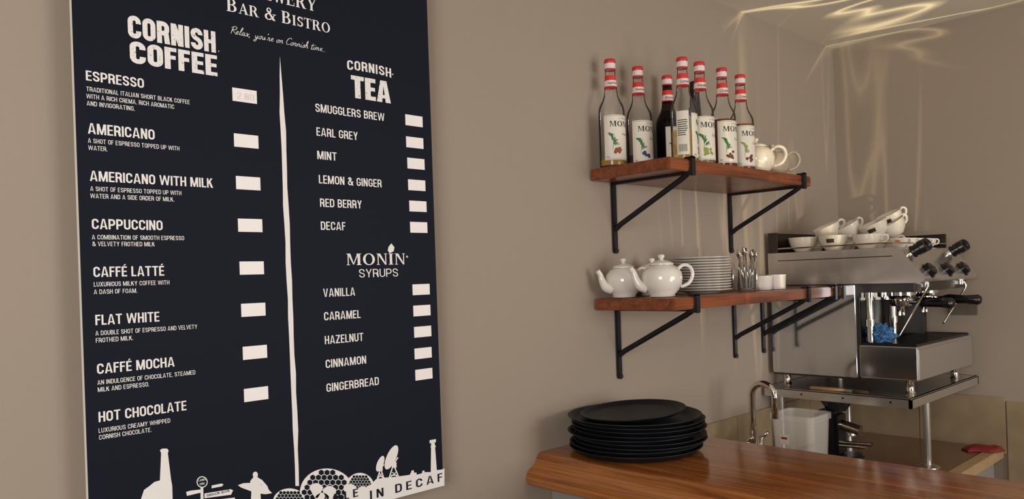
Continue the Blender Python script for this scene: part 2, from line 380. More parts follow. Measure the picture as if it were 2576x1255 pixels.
def serif_glyph(c):
    P=[]
    def stem(x,w=TK,top=True,bot=True,y0=0,y1=1):
        P.append(rc(x,y0,x+w,y1))
        if bot: P.append(rc(x-.07,y0,x+w+.07,y0+SH))
        if top: P.append(rc(x-.07,y1-SH,x+w+.07,y1))
    if c=='I': stem(.08); return P,.36
    if c=='B':
        stem(.08); P.append(rc(.2,1-TN,.38,1)); P.append(rc(.2,.5,.4,.5+TN)); P.append(rc(.2,0,.4,TN))
        P.extend(ring(.36,.765,.26,.235,-90,90,TK*.95,TN)); P.extend(ring(.38,.28,.3,.28,-90,90,TK,TN)); return P,.76
    if c=='R':
        stem(.08); P.append(rc(.2,1-TN,.38,1)); P.append(rc(.2,.47,.4,.47+TN)); P.extend(ring(.36,.735,.28,.265,-90,90,TK,TN))
        P.append([(.34,.5),(.52,.52),(.76,0),(.57,0)]); P.append(rc(.56,0,.82,SH)); return P,.82
    if c=='A':
        P.append([(.08,0),(.15,0),(.43,1),(.38,1)]); P.append([(.34,1),(.46,1),(.76,0),(.57,0)]); P.append(rc(.2,.3,.62,.3+TN))
        P.append(rc(0,0,.25,SH)); P.append(rc(.5,0,.83,SH)); return P,.82
    if c=='S':
        P.extend(ring(.3,.74,.24,.26,20,270,.15,.1)); P.extend(ring(.3,.27,.26,.27,90,-155,.15,.1)); P.append(rc(.5,.68,.54,.98)); P.append(rc(.04,.02,.08,.34)); return P,.6
    if c=='T':
        stem(.27,top=False); P.append(rc(.02,1-TN,.69,1)); P.append(rc(.02,.76,.06,1)); P.append(rc(.65,.76,.69,1)); return P,.72
    if c=='O': P.extend(ring(.42,.5,.4,.52,0,360,TK,TN,28)); return P,.86
    if c=='E':
        stem(.08); P.append(rc(.2,1-TN,.6,1)); P.append(rc(.2,0,.62,TN)); P.append(rc(.2,.48,.5,.48+TN)); P.append(rc(.56,.75,.6,1)); P.append(rc(.58,0,.62,.27)); P.append(rc(.47,.38,.5,.64)); return P,.68
    if c=='Y':
        P.append([(.3,.45),(.47,.45),(.25,1),(.06,1)]); P.append([(.42,.45),(.5,.45),(.74,1),(.68,1)]); stem(.3,y1=.5,top=False); P.append(rc(0,1-SH,.34,1)); P.append(rc(.56,1-SH,.82,1)); return P,.8
    if c=='W':
        for x in (.05,.42):
            P.append([(x,1),(x+.18,1),(x+.3,0),(x+.2,0)]); P.append([(x+.22,0),(x+.3,0),(x+.46,1),(x+.39,1)])
        P.append(rc(-.02,1-SH,.3,1)); P.append(rc(.36,1-SH,.64,1)); P.append(rc(.74,1-SH,.96,1)); return P,.96
    if c=='M':
        stem(.1,TN); stem(.74,TK); P.append([(.1,1),(.28,1),(.5,.05),(.44,.05)]); P.append([(.44,.05),(.5,.05),(.8,1),(.72,1)]); return P,1.02
    if c=='N':
        stem(.1,TN); stem(.62,TN,bot=False); P.append([(.08,1),(.28,1),(.685,0),(.6,0)]); return P,.8
    if c=='&':
        P.extend(ring(.36,.78,.18,.22,0,360,.1,.06)); P.extend(ring(.32,.26,.28,.27,60,330,.15,.07)); P.append([(.2,.72),(.36,.72),(.82,0),(.62,0)]); P.append([(.56,.12),(.62,.1),(.78,.5),(.72,.5)]); P.append(rc(.62,.47,.86,.52)); return P,.88
    return P,.35
def serif_geo(s, small=None):
    it=[];x=0
    for i,c in enumerate(s):
        P,w=serif_glyph(c); k=1.0
        if small and not (i==0 or s[i-1]==' ') and c!='&': k=small
        it.append((P,x,k)); x+=(w+.05)*k
    return glyphs(it)

# ---------------- menu board
BX=.052
yl=onx(201,627,BX).y; yr=onx(1095,627,BX).y; zb=onx(1117,1222,BX).z; zt=H+.96
bo=Vector((BX,(yl+yr)/2,zb))
board=thing('menu_board',bo,'large dark navy cafe menu board with white lettering','menu board')
v,f=gbox(-.014,0,yl-bo.y,yr-bo.y,0,zt-zb)
pb=mk('panel',v,f,[mWhitePVC,mNavy],board)
for p in pb.data.polygons:
    if p.normal.x>.5: p.material_index=1
for yy in (-.25,.25):
    for k in (0,1):
        v,f=gtube([(-BX+.0005,yy,.3+k*.9),(-.014,yy,.3+k*.9)],.015,20); mk('standoff',v,f,mWhitePVC,board,auto=40)
EPS=.0006
def bl(p,e=EPS): return Vector((e,p.y-bo.y,p.z-bo.z))
def row(name,geo,x0,y0,x1,cap,mat=mInk,e=EPS,arch=0):
    V,Fc=geo; p0=onx(x0,y0,BX); hz=onx(x0,y0-cap,BX).z-p0.z; yy=y0
    for _ in range(5):
        q=onx(x1,yy,BX); yy=proj((BX,q.y,p0.z))[1]
    W=q.y-p0.y; mnx=min(a[0] for a in V); mxx=max(a[0] for a in V); O=[]
    for a in V:
        u=(a[0]-mnx)/(mxx-mnx); O.append(Vector((e+a[2],p0.y-bo.y+u*W,p0.z-bo.z+a[1]*hz-arch*(2*u-1)**2)))
    return mk(name,O,Fc,mat,board)
row('heading_lettering',serif_geo('BREWERY'),603,-16,797,33)
row('heading_lettering',serif_geo('BAR & BISTRO',.84),570,27,830,32)
row('script_lettering',hand("Relax, you're on Cornish time..."),580,84,818,19)
row('logo_lettering',grot('CORNISH',.21,.54,.06),322,94,543,57,mGr)
row('logo_lettering',grot('COFFEE',.21,.54,.06),327,158,547,56,mGr)
row('logo_lettering',grot('CORNISH',.17,.54,.12),873,172,984,24,mGr,arch=.003)
row('logo_lettering',grot('TEA',.22,.50,.04),884,245,983,56,mGr)
items=[('ESPRESSO',216,202,362,25,[('TRADITIONAL ITALIAN SHORT BLACK COFFEE',217,229,477),('WITH A RICH CREMA. RICH AROMATIC',217,247,438),('AND INVIGORATING.',218,265,339)]),
('AMERICANO',221,336,389,27,[('A SHOT OF ESPRESSO TOPPED UP WITH',221,359,451),('WATER.',222,377,270)]),
('AMERICANO WITH MILK',226,455,536,26,[('A SHOT OF ESPRESSO TOPPED UP WITH',227,480,456),('WATER AND A SIDE ORDER OF MILK.',227,498,438)]),
('CAPPUCCINO',231,576,409,26,[('A COMBINATION OF SMOOTH ESPRESSO',231,602,463),('& VELVETY FROTHED MILK',232,619,389)]),
('CAFF\u00c9 LATT\u00c9',235,697,413,26,[('LUXURIOUS MILKY COFFEE WITH',236,721,426),('A DASH OF FOAM.',236,740,345)]),
('FLAT WHITE',240,818,401,26,[('A DOUBLE SHOT OF ESPRESSO AND VELVETY',240,844,496),('FROTHED MILK.',241,862,335)]),
('CAFF\u00c9 MOCHA',244,941,439,26,[('AN INDULGENCE OF CHOCOLATE, STEAMED',245,968,491),('MILK AND ESPRESSO.',246,986,375)]),
('HOT CHOCOLATE',248,1062,469,26,[('LUXURIOUS CREAMY WHIPPED',248,1089,428),('CORNISH CHOCOLATE.',249,1106,381)])]
for s,x0,y0,x1,cp,ds in items:
    row('item_lettering',grot(s,.165,.56,.085),x0,y0,x1,cp)
    for d,a,b,c in ds: row('description_lettering',grot(d,.135,.57,.12),a,b,c,11.5)
for s,x0,y0,x1 in [('SMUGGLERS BREW',793,281,967),('EARL GREY',796,341,900),('MINT',798,400,847),('LEMON & GINGER',802,461,960),('RED BERRY',805,520,910),('DECAF',807,578,869),
   ('VANILLA',813,747,893),('CARAMEL',815,806,907),('HAZELNUT',817,866,914),('CINNAMON',819,926,921),('GINGERBREAD',821,986,953)]:
    row('item_lettering',grot(s,.15,.54,.10),x0,y0,x1,21)
row('logo_lettering',serif_geo('MONIN'),872,667,1019,29)
row('logo_lettering',grot('SYRUPS',.11,.58,.11),903,698,1001,21)
row('logo_lettering',grot('.',.9,.5),549,130,551,3); row('logo_lettering',grot('.',.9,.5),986,188,989,3); row('logo_lettering',grot('O',.3,.9),1021,648,1026,5)
def quadpx(name,cx,cy,w,h,mat,e=.0009):
    a=onx(cx-w/2,cy,BX); b=onx(cx+w/2,cy,BX); t=onx(cx,cy-h/2,BX); u=onx(cx,cy+h/2,BX)
    v,f=gbox(.0001,e,a.y-bo.y,b.y-bo.y,u.z-bo.z,t.z-bo.z); return mk(name,v,f,mat,board)
for c in [(615,241),(619,355),(624,461),(629,567),(633,674),(637,779),(641,886),(644,991)]: quadpx('price_sticker',c[0],c[1],61,33,mStick)
for c in [(1041,304),(1043,359),(1046,412),(1048,466),(1051,519),(1053,572),(1059,728),(1061,781),(1063,834),(1064,888),(1066,941)]: quadpx('price_sticker',c[0],c[1],43,27,mStick)
row('price_lettering',grot('2.80',.07,.5,.24),596,248,638,16,mPencil,e=.0013)
def polypx(name,polys,mat=mInk,e=EPS,split=True):
    if split and len(polys)>1: return [polypx(name,[q],mat,e+k*.00004) for k,q in enumerate(polys)]
    V=[];Fc=[]
    for q in polys:
        n=len(V); V+=[bl(onx(x,y,BX),e) for x,y in q]; Fc.append(list(range(n,n+len(q))))
    return mk(name,V,Fc,mat,board)
def unionpx(name,polys,mat=mInk,e=EPS):
    V=[];Fc=[]
    for q in polys:
        n=len(V); V+=[tuple(p) for p in q]; Fc.append(list(range(n,n+len(q))))
    V=[(x/100,-y/100) for x,y in V]; V,Fc=union2d(V,Fc)
    return mk(name,[bl(onx(x*100,-y*100,BX),e) for x,y in V],Fc,mat,board)
L=[(704,142)];Rr=[]
for i in range(1,24):
    y=142+i*(1222-142)/23; x=704+(748-704)*(i/23)+random.uniform(-1,1); w=min(6.5,1.5+i*1.6)+random.uniform(-1,.6)
    if i>20: w*= .75
    L.append((x-w,y)); Rr.append((x+w,y))
polypx('dividing_line',[L+Rr[::-1]])
polypx('logo_illustration',[[(984,612),(992,622),(990,632),(980,637),(975,630),(977,621)]])
def circ(cx,cy,r,n=20,ry=None,rot=0):
    ry=ry or r; out=[]
    for i in range(n):
        a=2*math.pi*i/n; x=r*math.cos(a); y=ry*math.sin(a); out.append((cx+x*math.cos(rot)-y*math.sin(rot),cy+x*math.sin(rot)+y*math.cos(rot)))
    return out
def ybot(x):
    yy=1222
    for _ in range(6): yy=proj((BX,onx(x,yy,BX).y,zb+.001))[1]
    return yy
band=[(1117,1178),(1108,1181),(1098,1182),(1088,1187),(1070,1187),(1050,1193),(1030,1194),(1008,1197),(985,1200),(965,1201),(945,1205),(932,1218),(900,1236),(860,1262),(760,1290),(640,1300),(400,1330),(226,1360)]
low=[(x,ybot(x)) for x in (226,400,640,760,860,945,1030,1117)]
polypx('skyline_illustration',[band+low],mInk,.0016)
polypx('skyline_illustration',[[(352,1262),(362,1232),(376,1222),(388,1212),(402,1208),(405,1140),(402,1132),(408,1128),(420,1128),(424,1133),(422,1140),(430,1205),(433,1222),(436,1330),(352,1340)]])
def ln(pts,w=2.5): return strokepoly(pts,w)
polypx('skyline_illustration',[[(504,1222),(511,1222),(513,1330),(505,1330)],[(468,1237),(478,1234),(504,1231),(504,1239),(470,1247)],[(532,1221),(556,1216),(562,1218),(558,1223),(532,1228)],[(514,1241),(580,1230),(586,1233),(581,1244),(514,1253)],[(484,1264),(590,1251),(592,1258),(580,1330),(484,1330)]])
polypx('skyline_illustration',[circ(508,1212,14,22,14.5)],mInk,.0009); polypx('skyline_illustration',[circ(508,1212,11.6,22,12)],mNavy,.0010)
row('skyline_lettering',grot('LANDS',.16,.6,.14),498.5,1211,517.5,5,mInk,e=.0012); row('skyline_lettering',grot('END',.16,.6,.14),502,1220,514,5,mInk,e=.0012)
row('skyline_lettering',grot('SNACK BAR',.12,.6,.12),519,1249,576,6,mNavy,e=.0012)
unionpx('skyline_illustration',[circ(642,1194,6.5,16,8),[(637,1200),(648,1200),(656,1206),(655,1240),(660,1330),(651,1330),(645,1262),(640,1262),(636,1330),(626,1330),(632,1240),(629,1210)]],mInk,.0006)
polypx('skyline_illustration',[[(598,1220),(612,1215),(634,1214),(655,1219),(672,1228),(684,1240),(668,1243),(645,1240),(622,1232),(606,1226)]],mInk,.0008)
unionpx('skyline_illustration',[[(652,1204),(658,1206),(672,1222),(676,1232),(670,1234),(664,1226),(652,1214)]],mInk,.0007)
domes=[(822,1238,68,60),(905,1225,36,36),(728,1262,42,34)]
for k,(x,y,a,b) in enumerate(domes): polypx('skyline_illustration',[circ(x,y,a,40,b)],mInk,.0007+k*.00005)
hx=[]
for cx,cy,a,b in domes:
    s=a/8.2
    for i in range(-9,10):
        for j in range(-9,10):
            x=cx+(i+(j%2)*.5)*s*1.73; y=cy+j*s*1.5
            if ((x-cx)/(a-s*.7))**2+((y-cy)/(b-s*.7))**2<1 and not (cx<900 and cx>800 and x>868): hx.append([(x+s*.87*math.sin(k*math.pi/3),y+s*.87*math.cos(k*math.pi/3)) for k in range(6)])
o=polypx('skyline_illustration',hx,mNavy,.0011,split=False); o['kind']='stuff'
for cx,cy in ((795,1222),(828,1229),(810,1246),(880,1224),(912,1230)):
    pl=[]
    for k in range(9):
        a=-.5+k*(math.pi+1)/8; ex=cx+17*math.cos(a); ey=cy-10*math.sin(a)+5
        pl+=strokepoly([(cx,cy),((cx+ex)/2,(cy+ey)/2-4),(ex,ey)],3.2,False,lambda u:1.3-u)
    pl.append([(cx-2,cy),(cx+2,cy),(cx+3.5,cy+30),(cx-3.5,cy+30)])
    unionpx('skyline_illustration',pl,mInk,.0013)
for k in range(2):
    q=[circ(956,1166,8,20,21,.38)] if k==0 else [circ(984,1150,12,24,33,.42)]
    bx_,by_,tx,ty,w0=(957,1206,957,1178,9) if k==0 else (991,1203,989,1168,13)
    q+=ln([(bx_-w0,by_),(tx,ty)],3)+ln([(bx_+w0,by_),(tx,ty)],3)+ln([(bx_-w0*.6,by_-8),(bx_+w0*.6,by_-8)],2.5)+ln([(bx_-w0*.8,by_-2),(bx_+w0*.4,by_-16)],2)+ln([(bx_+w0*.8,by_-2),(bx_-w0*.4,by_-16)],2)
    q+=ln([(tx,ty),(tx+w0*.9,ty-18 if k else ty-10)],3)+([ [(tx-4,ty-4),(tx+8,ty-6),(tx+8,ty+8),(tx-4,ty+8)] ] if k else [[(tx-3,ty-3),(tx+5,ty-4),(tx+5,ty+6),(tx-3,ty+6)]])
    unionpx('skyline_illustration',q,mInk,.0009+k*.0001)
unionpx('skyline_illustration',[[(1034,1184),(1040,1182),(1042,1198),(1032,1198)],[(1031,1190),(1047,1188),(1047,1198),(1031,1198)]],mInk,.0012)
unionpx('skyline_illustration',[[(1084,1114),(1093,1113),(1099,1192),(1083,1192)],[(1080,1107),(1096,1104),(1096,1112),(1080,1115)],[(1084,1120),(1094,1119),(1096,1124),(1082,1125)]],mInk,.0010)
polypx('skyline_illustration',[[(1062,1184),(1067,1183),(1068,1194),(1060,1194)]],mInk,.0011)
row('skyline_lettering',grot('IN DECAF',.15,.56,.38),930,1256,1112,22,mNavy,e=.0022)
row('skyline_lettering',grot('AVAILABLE',.15,.56,.38),680,1303,900,22,mNavy,e=.0022)

# ---------------- shelves
def shelf(name,y0,y1,zt_,brs,label):
    b=Vector((0,(y0+y1)/2,zt_-.036)); t=thing(name,b,label,'shelf')
    v,f=gbox(.002,.30,y0-b.y,y1-b.y,0,.036,.003); mk('shelf_board',v,f,mShelf,t)
    for y in brs:
        w=.011
        g=join(gbox(.001,.009,-w,w,-.222,0,.002),gbox(.001,.304,-w,w,-.007,-.0005,.002),
               gtube([(.008,0,-.15),(.03,0,-.135),(.265,0,-.018),(.285,0,-.006)],.0085,10),
               gbox(.302,.309,-w,w,-.012,.046,.002),gbox(.28,.309,-w,w,.037,.044,.002),
               gtube([(.296,-.013,.0),(.296,.013,.0)],.011,14),gtube([(.001,0,-.218),(.012,0,-.218)],.009,10))
        mk('bracket',g[0],g[1],mBlackIron,t,loc=(0,y-b.y,0),auto=35)
    return t
S1=H+.334; S2=H-.070
shelf('wall_shelf',1.832,2.70,S1,[1.94,2.64],'mahogany-stained wooden shelf on black iron brackets holding syrup bottles')
shelf('wall_shelf',1.832,2.885,S2,[1.94,2.645,2.86],'mahogany-stained wooden shelf on black iron brackets holding teapots and plates')

# ---------------- bottles
mDarkGlass = glassmat('dark_bottle_glass', (.25,.16,.16), .95, .25, .0)
def liquid(name,rgb,alpha=.93): return pm(name,rgb,.15,alpha=alpha,spec=.4)
def bottle(x,y,label,liq,level,fruit,rotz=0,necktext='Syrup',blackcap=False,leaf=None,seed=0,glass=None,back=False):
    rnd=random.Random(seed)
    t=thing('syrup_bottle',(x,y,S1+.0005),label,'bottle','syrup bottles on the upper shelf',rot=(0,0,rotz))
    prof=[(0,.004),(.03,.002),(.038,0),(.0405,.004),(.041,.012),(.041,.165),(.0405,.178),(.038,.19),(.033,.200),(.0265,.212),(.022,.225),(.0198,.24),(.0185,.26),(.0165,.285),(.0155,.3),(.0155,.305),(.0145,.32),(.0145,.33)]
    v,f=glathe(prof,40); mk('glass_body',v,f,glass or mGlass,t,smooth=True)
    if liq:
        lp=[(r*.93,z) for r,z in prof if z<level]; lp[0]=(0,.007)
        lp=[(r,max(z,.006)) for r,z in lp]; rl=.041*.93 if level<.17 else lp[-1][0]; lp+= [(rl,level),(0,level)]
        v,f=glathe(lp,32); mk('syrup',v,f,liq,t,auto=50)
    cz=.303
    if blackcap: v,f=glathe([(0.0165,cz-.03),(.0172,cz),(.0172,.335),(.015,.338),(0,.338)],24); mk('cap',v,f,mBlkP,t,auto=40)
    else:
        v,f=glathe([(.0158,cz),(.0172,cz+.001),(.0172,cz+.005)],28); mk('cap_ring',v,f,mCap,t,smooth=True)
        v,f=glathe([(.0172,cz+.005),(.0173,cz+.021)],28); mk('cap_skirt',v,f,mCapW,t,smooth=True)
        v,f=glathe([(.0173,cz+.021),(.0178,cz+.022),(.0178,.330),(.0176,.335),(.0162,.3375),(0,.3375)],28); mk('cap',v,f,mCap,t,auto=40)
    def nr(z):
        for (r0,z0),(r1,z1) in zip(prof[:-1],prof[1:]):
            if z0<=z<=z1 and z1>z0: return r0+(r1-r0)*(z-z0)/(z1-z0)
        return .0155
    def wrap(geo,s0,s1,z0,z1,r,caps=None):
        V,Fc=geo; mn=min(a[0] for a in V); mxx=max(a[0] for a in V); c0,c1=caps if caps else (min(a[1] for a in V),max(a[1] for a in V)); out=[]
        for a in V:
            q=math.radians(s0+(a[0]-mn)/(mxx-mn)*(s1-s0)); rr=r+a[2]; out.append((rr*math.cos(q),rr*math.sin(q),z0+(a[1]-c0)/(c1-c0)*(z1-z0)))
        return out,Fc
    if not blackcap:
        v,f=glathe([(nr(z)+.0006,z) for z in (.248,.25,.26,.27,.28,.286)],28); mk('neck_label',v,f,mRed,t,smooth=True)
        v,f=glathe([(nr(z)+.0011,z) for z in (.252,.26,.270)],28); mk('neck_label_band',v,f,mCapW,t,smooth=True)
        v,f=wrap(text_geo(necktext,0,.3),-75-math.degrees(rotz),15-math.degrees(rotz),.2555,.265,.0208); mk('neck_lettering',v,f,mBlk,t)
    def patch(a0,a1,z0,z1,r,n=24):
        V=[];Fc=[]
        for i in range(n+1):
            a=math.radians(a0+i*(a1-a0)/n)
            for z in (z0,z1): V.append((r*math.cos(a),r*math.sin(a),z))
        for i in range(n): Fc.append([2*i,2*i+2,2*i+3,2*i+1])
        return V,Fc
    v,f=patch(-86,86,.02,.158,.0417); mk('paper_label',v,f,mLab,t,smooth=True)
    g=join(patch(-83,83,.0225,.0235,.04195),patch(-83,83,.1545,.1555,.04195)); mk('label_border',g[0],g[1],mGold,t)
    if back:
        v,f=patch(-152,-98,.03,.165,.0417,10); k=mk('back_label',v,f,mLab,t,smooth=True)
        g=join(*[patch(-147,-103-rnd.uniform(0,12),.135-i*.0065,.1375-i*.0065,.0421,8) for i in range(8)],*[patch(-143+i*4,-141.5+i*4,.04,.062,.0421,2) for i in range(9)]); mk('back_label_print',g[0],g[1],mBlk,k)
    r=.0421
    v,f=wrap(serif_geo('MONIN'),-60,60,.122,.139,r,(0,1)); mk('label_lettering',v,f,mBlk,t)
    v,f=wrap(text_geo('Le Sirop de',0,.4),-22,32,.144,.150,r); mk('label_lettering',v,f,mGold,t)
    v,f=wrap(text_geo(necktext,0,.3),-6,56,.094,.104,r); mk('label_lettering',v,f,mGold,t)
    v,f=wrap(text_geo('70cl',0,0),-78,-64,.027,.032,r); mk('label_lettering',v,f,mBlk,t)
    def blob(cs,cz_,ra,rb,rot,rad,n=12,leafy=False):
        out=[]
        for i in range(n):
            a=2*math.pi*i/n; px_=ra*math.cos(a); pz=rb*math.sin(a)*(abs(math.sin(a))**.6 if leafy else 1); s=cs+px_*math.cos(rot)-pz*math.sin(rot); z=cz_+px_*math.sin(rot)+pz*math.cos(rot)
            out.append((rad*math.cos(s/rad),rad*math.sin(s/rad),z))
        return out
    V=[];Fc=[]; bx_=-.034
    for k in range(14):
        an=.3+k*.2+rnd.uniform(-.15,.15); ln_=rnd.uniform(.006,.010); q=blob(bx_+ln_*1.1*math.cos(an)+rnd.uniform(-.003,.003),.066+k*.0025+ln_*math.sin(an)*.6,ln_,.0022,an,.04205+k*.00002,12,True); m0=len(V); V+=q; Fc.append(list(range(m0,m0+12)))
    q=blob(bx_,.075,.026,.0006,1.45,.0424,12); m0=len(V); V+=q; Fc.append(list(range(m0,m0+12)))
    mk('label_illustration',V,Fc,leaf or mGreen,t)
    V=[];Fc=[]
    for k in range(10):
        q=blob(-.020+rnd.uniform(-.013,.013),.046+rnd.uniform(-.010,.010),.0052,.0042,rnd.uniform(0,3),.0424+k*.00003); m0=len(V); V+=q; Fc.append(list(range(m0,m0+12)))
    mk('label_illustration',V,Fc,fruit,t)
    return t
lqA=liquid('syrup_amber',(176,132,50),.85); lqN=liquid('syrup_navy',(22,22,34)); lqD=liquid('syrup_dark',(20,12,14),.98); lqY=liquid('syrup_yellow',(222,176,80),.5)
lqC=liquid('syrup_pale',(210,206,190),.2); lqR=liquid('syrup_red_brown',(110,38,20),.9); lqR2=liquid('syrup_brown',(132,58,28),.88)
mFr=pm('vanilla_print',(140,150,80),.6)
bottle(.058,1.878,'clear glass syrup bottle with gingerbread label, nearly empty',lqA,.024,mBrown,necktext='Gingerbread',seed=1)
bottle(.058,2.018,'clear glass syrup bottle with blueberry label',lqN,.05,mBlue,necktext='Blueberry',seed=2)
bottle(.050,2.19,'dark syrup bottle with red and white cap',lqD,.215,mGreen,necktext='Blackcurrant',seed=3,glass=mDarkGlass,rotz=.3)
bottle(.208,2.047,'clear glass syrup bottle half full of pale yellow syrup',lqY,.11,mBrown,rotz=1.1,necktext='Lemon',seed=4,back=True)
bottle(.212,2.137,'clear glass syrup bottle with vanilla label',lqC,.12,mFr,necktext='Vanilla',seed=5)
bottle(.216,2.262,'syrup bottle of dark red-brown syrup with leafy label',lqR,.165,mDBrown,necktext='Caramel',seed=6)
bottle(.208,2.392,'syrup bottle of red-brown syrup with nut label',lqR2,.165,mDBrown,necktext='Caramel',leaf=mFr,seed=7)
bottle(.060,2.34,'dark bottle with black cap standing behind the other bottles',lqD,.2,mBrown,blackcap=True,necktext='Coffee',seed=8,glass=mDarkGlass)

# ---------------- crockery
def teapot(x,y,z,ang,s,label,mat=mCeramic,group='teapots'):
    t=thing('teapot',(x,y,z+.0005),label,'teapot',group,rot=(0,0,ang))
    P=[(0,.004),(.03,.004),(.034,0),(.038,.003),(.037,.008),(.048,.02),(.057,.038),(.060,.055),(.057,.072),(.046,.086),(.034,.093),(.031,.096),(.031,.093),(.0,.09)]
    v,f=glathe([(r*s,z_*s) for r,z_ in P],48); mk('body',v,f,mat,t,smooth=True)
    P=[(.035,.094),(.0355,.097),(.031,.101),(.02,.106),(.008,.109),(.005,.111),(.0075,.114),(.0105,.119),(.0085,.124),(0,.126)]
    v,f=glathe([(r*s,z_*s) for r,z_ in P],40); mk('lid',v,f,mat,t,smooth=True)
    v,f=gtube([p*s for p in spl([(.048,0,.03),(.066,0,.036),(.078,0,.055),(.084,0,.074),(.094,0,.088)],6)],[.018*s,.015*s,.011*s,.0085*s,.0075*s],18)
    mk('spout',v,f,mat,t,smooth=True)
    v,f=gtube([p*s for p in spl([(-.048,0,.08),(-.066,0,.092),(-.086,0,.085),(-.093,0,.062),(-.08,0,.038),(-.055,0,.028)],6)],.0055*s,12)
    mk('handle',v,f,mat,t,smooth=True); return t
A0=math.atan2(-.94,-.35)
teapot(.073,1.892,S2,A0,.98,'white glazed ceramic teapot with domed lid beside other teapots')
teapot(.2,1.915,S2,math.atan2(-.80,-.60),1.03,'white glazed ceramic teapot with round knob at the shelf edge')
teapot(.065,2.05,S2,A0,.98,'white glazed ceramic teapot standing behind two others')
teapot(.195,2.505,S1,math.radians(208),1.08,'cream ceramic teapot beside the syrup bottles',mCream,'teapots on the upper shelf')
teapot(.185,2.640,S1,math.radians(216),1.02,'beige glazed teapot at the end of the shelf',pm('beige_glaze',(178,166,142),.2,coat=.4),'teapots on the upper shelf')
pv,pf=glathe([(0,.003),(.045,.003),(.048,0),(.052,.001),(.055,.004),(.075,.008),(.093,.0125),(.095,.0145),(.093,.0155),(.074,.0105),(.05,.0065),(0,.006)],56)
pme=None
for i in range(13):
    if pme is None: o=mk('plate',pv,pf,mPlate,smooth=True); pme=o.data
    else: o=bpy.data.objects.new('plate',pme); scene.collection.objects.link(o)
    o.location=(.145+random.uniform(-.003,.003),2.22+random.uniform(-.003,.003),S2+.0005+i*.0088); tag(o,'white side plate in a tall stack on the wooden shelf','plate','plates stacked on the lower shelf')
def tumbler(x,y,z,label):
    v,f=glathe([(0,.008),(.026,.008),(.029,.012),(.036,.1),(.038,.1),(.032,.002),(.029,0),(0,0)],36); o=mk('glass_tumbler',v,f,mGlass2,loc=(x,y,z+.0005),smooth=True); tag(o,label,'glass','tumblers on the lower shelf')
tumbler(.205,2.40,S2,'clear glass tumbler holding long spoons'); tumbler(.10,2.425,S2,'clear glass tumbler behind the spoon glass')
for k in range(7):
    a=k*.9; bx=.205+.012*math.cos(a); by=2.40+.012*math.sin(a); tx=.205+.027*math.cos(a+.4); ty=2.40+.027*math.sin(a+.4); hz=.112+.006*(k%3)
    g1=gtube([(bx,by,S2+.012),(tx,ty,S2+hz)],[.0018,.003],8,.5); g2=gtube(spl([(tx,ty,S2+hz-.003),(tx*1.0+.001*math.cos(a),ty,S2+hz+.012),(tx+.003*math.cos(a),ty+.003*math.sin(a),S2+hz+.026)],5),[.003,.009,.004],12,.35)
    g=join(g1,g2); c0=Vector((bx,by,S2+.012)); o=mk('spoon',[p-c0 for p in g[0]],g[1],mChrome,loc=c0,smooth=True); tag(o,'stainless steel spoon standing in a glass tumbler','spoon','spoons in the tumbler')
rv,rf=glathe([(0,.004),(.026,.004),(.03,0),(.033,.002),(.035,.045),(.0365,.048),(.034,.049),(.031,.045),(.029,.008),(0,.007)],36)
rme=None
for (x,y,s) in [(.205,2.505,.95),(.215,2.58,1.0),(.10,2.55,1.0),(.12,2.66,.75),(.18,2.67,.68),(.12,2.75,.7)]:
    if rme is None: o=mk('ramekin',rv,rf,mCeramic,smooth=True); rme=o.data
    else: o=bpy.data.objects.new('ramekin',rme); scene.collection.objects.link(o)
    o.location=(x,y,S2+.0005); o.scale=(s,s,s*1.1); tag(o,'small white ceramic ramekin on the wooden shelf','ramekin','ramekins on the lower shelf')

# ---------------- bar counter
BZ=H-.502
bb=Vector((1.4,1.8,0)); bar=thing('bar_counter',bb,'varnished oak bar counter with moulded front edge and pale panelled base','bar counter')
prof=[(1.577,0),(1.569,-.001),(1.562,-.005),(1.557,-.012),(1.553,-.022),(1.545,-.031),(1.532,-.038),(1.521,-.044),(1.514,-.054),(1.511,-.066),(1.514,-.078),(1.522,-.086),(1.534,-.09),(1.56,-.091),(2.035,-.091),(2.04,-.085),(2.04,-.006),(2.034,0)]
v,f=gprism([(y-bb.y,BZ+z) for y,z in prof],.001-bb.x,3.1-bb.x,'x'); mk('countertop',v,f,mOak,bar,auto=28)
g=join(gbox(.001-bb.x,3.1-bb.x,1.63-bb.y,2.0-bb.y,0,BZ-.091),*[gbox(.05+i*.6-bb.x,.09+i*.6-bb.x,1.615-bb.y,1.63-bb.y,.1,BZ-.1,.003) for i in range(5)],gbox(.001-bb.x,3.1-bb.x,1.612-bb.y,1.63-bb.y,BZ-.16,BZ-.092,.003))
mk('base_panel',g[0],g[1],mCab,bar)
tv,tf=glathe([(0,0),(.165,0),(.172,.003),(.182,.0145),(.189,.0165),(.190,.0185),(.188,.0195),(.181,.0175),(.170,.006),(.163,.004),(.155,.0035),(0,.0035)],72)
tme=None; TX,TY=.203,1.762
for i in range(9):
    if tme is None: o=mk('serving_tray',tv,tf,mTray,smooth=True); tme=o.data
    else: o=bpy.data.objects.new('serving_tray',tme); scene.collection.objects.link(o)
    o.location=(TX+random.uniform(-.006,.008),TY+random.uniform(-.008,.008),BZ+.001+i*.0108); tag(o,'round black non-slip serving tray in a stack on the bar','tray','serving trays stacked on the bar')
v,f=glathe([(0,0),(.128,0),(.135,.003),(.145,.010),(.150,.012),(.151,.0145),(.149,.0155),(.144,.0135),(.133,.006),(.126,.004),(0,.0035)],72)
o=mk('serving_tray',v,f,mTray,loc=(TX-.006,TY-.005,BZ+.001+9*.0108+.004),smooth=True,rot=(math.radians(3.0),math.radians(-2),0)); tag(o,'smaller round black serving tray lying tilted on top of the stack','tray','serving trays stacked on the bar')

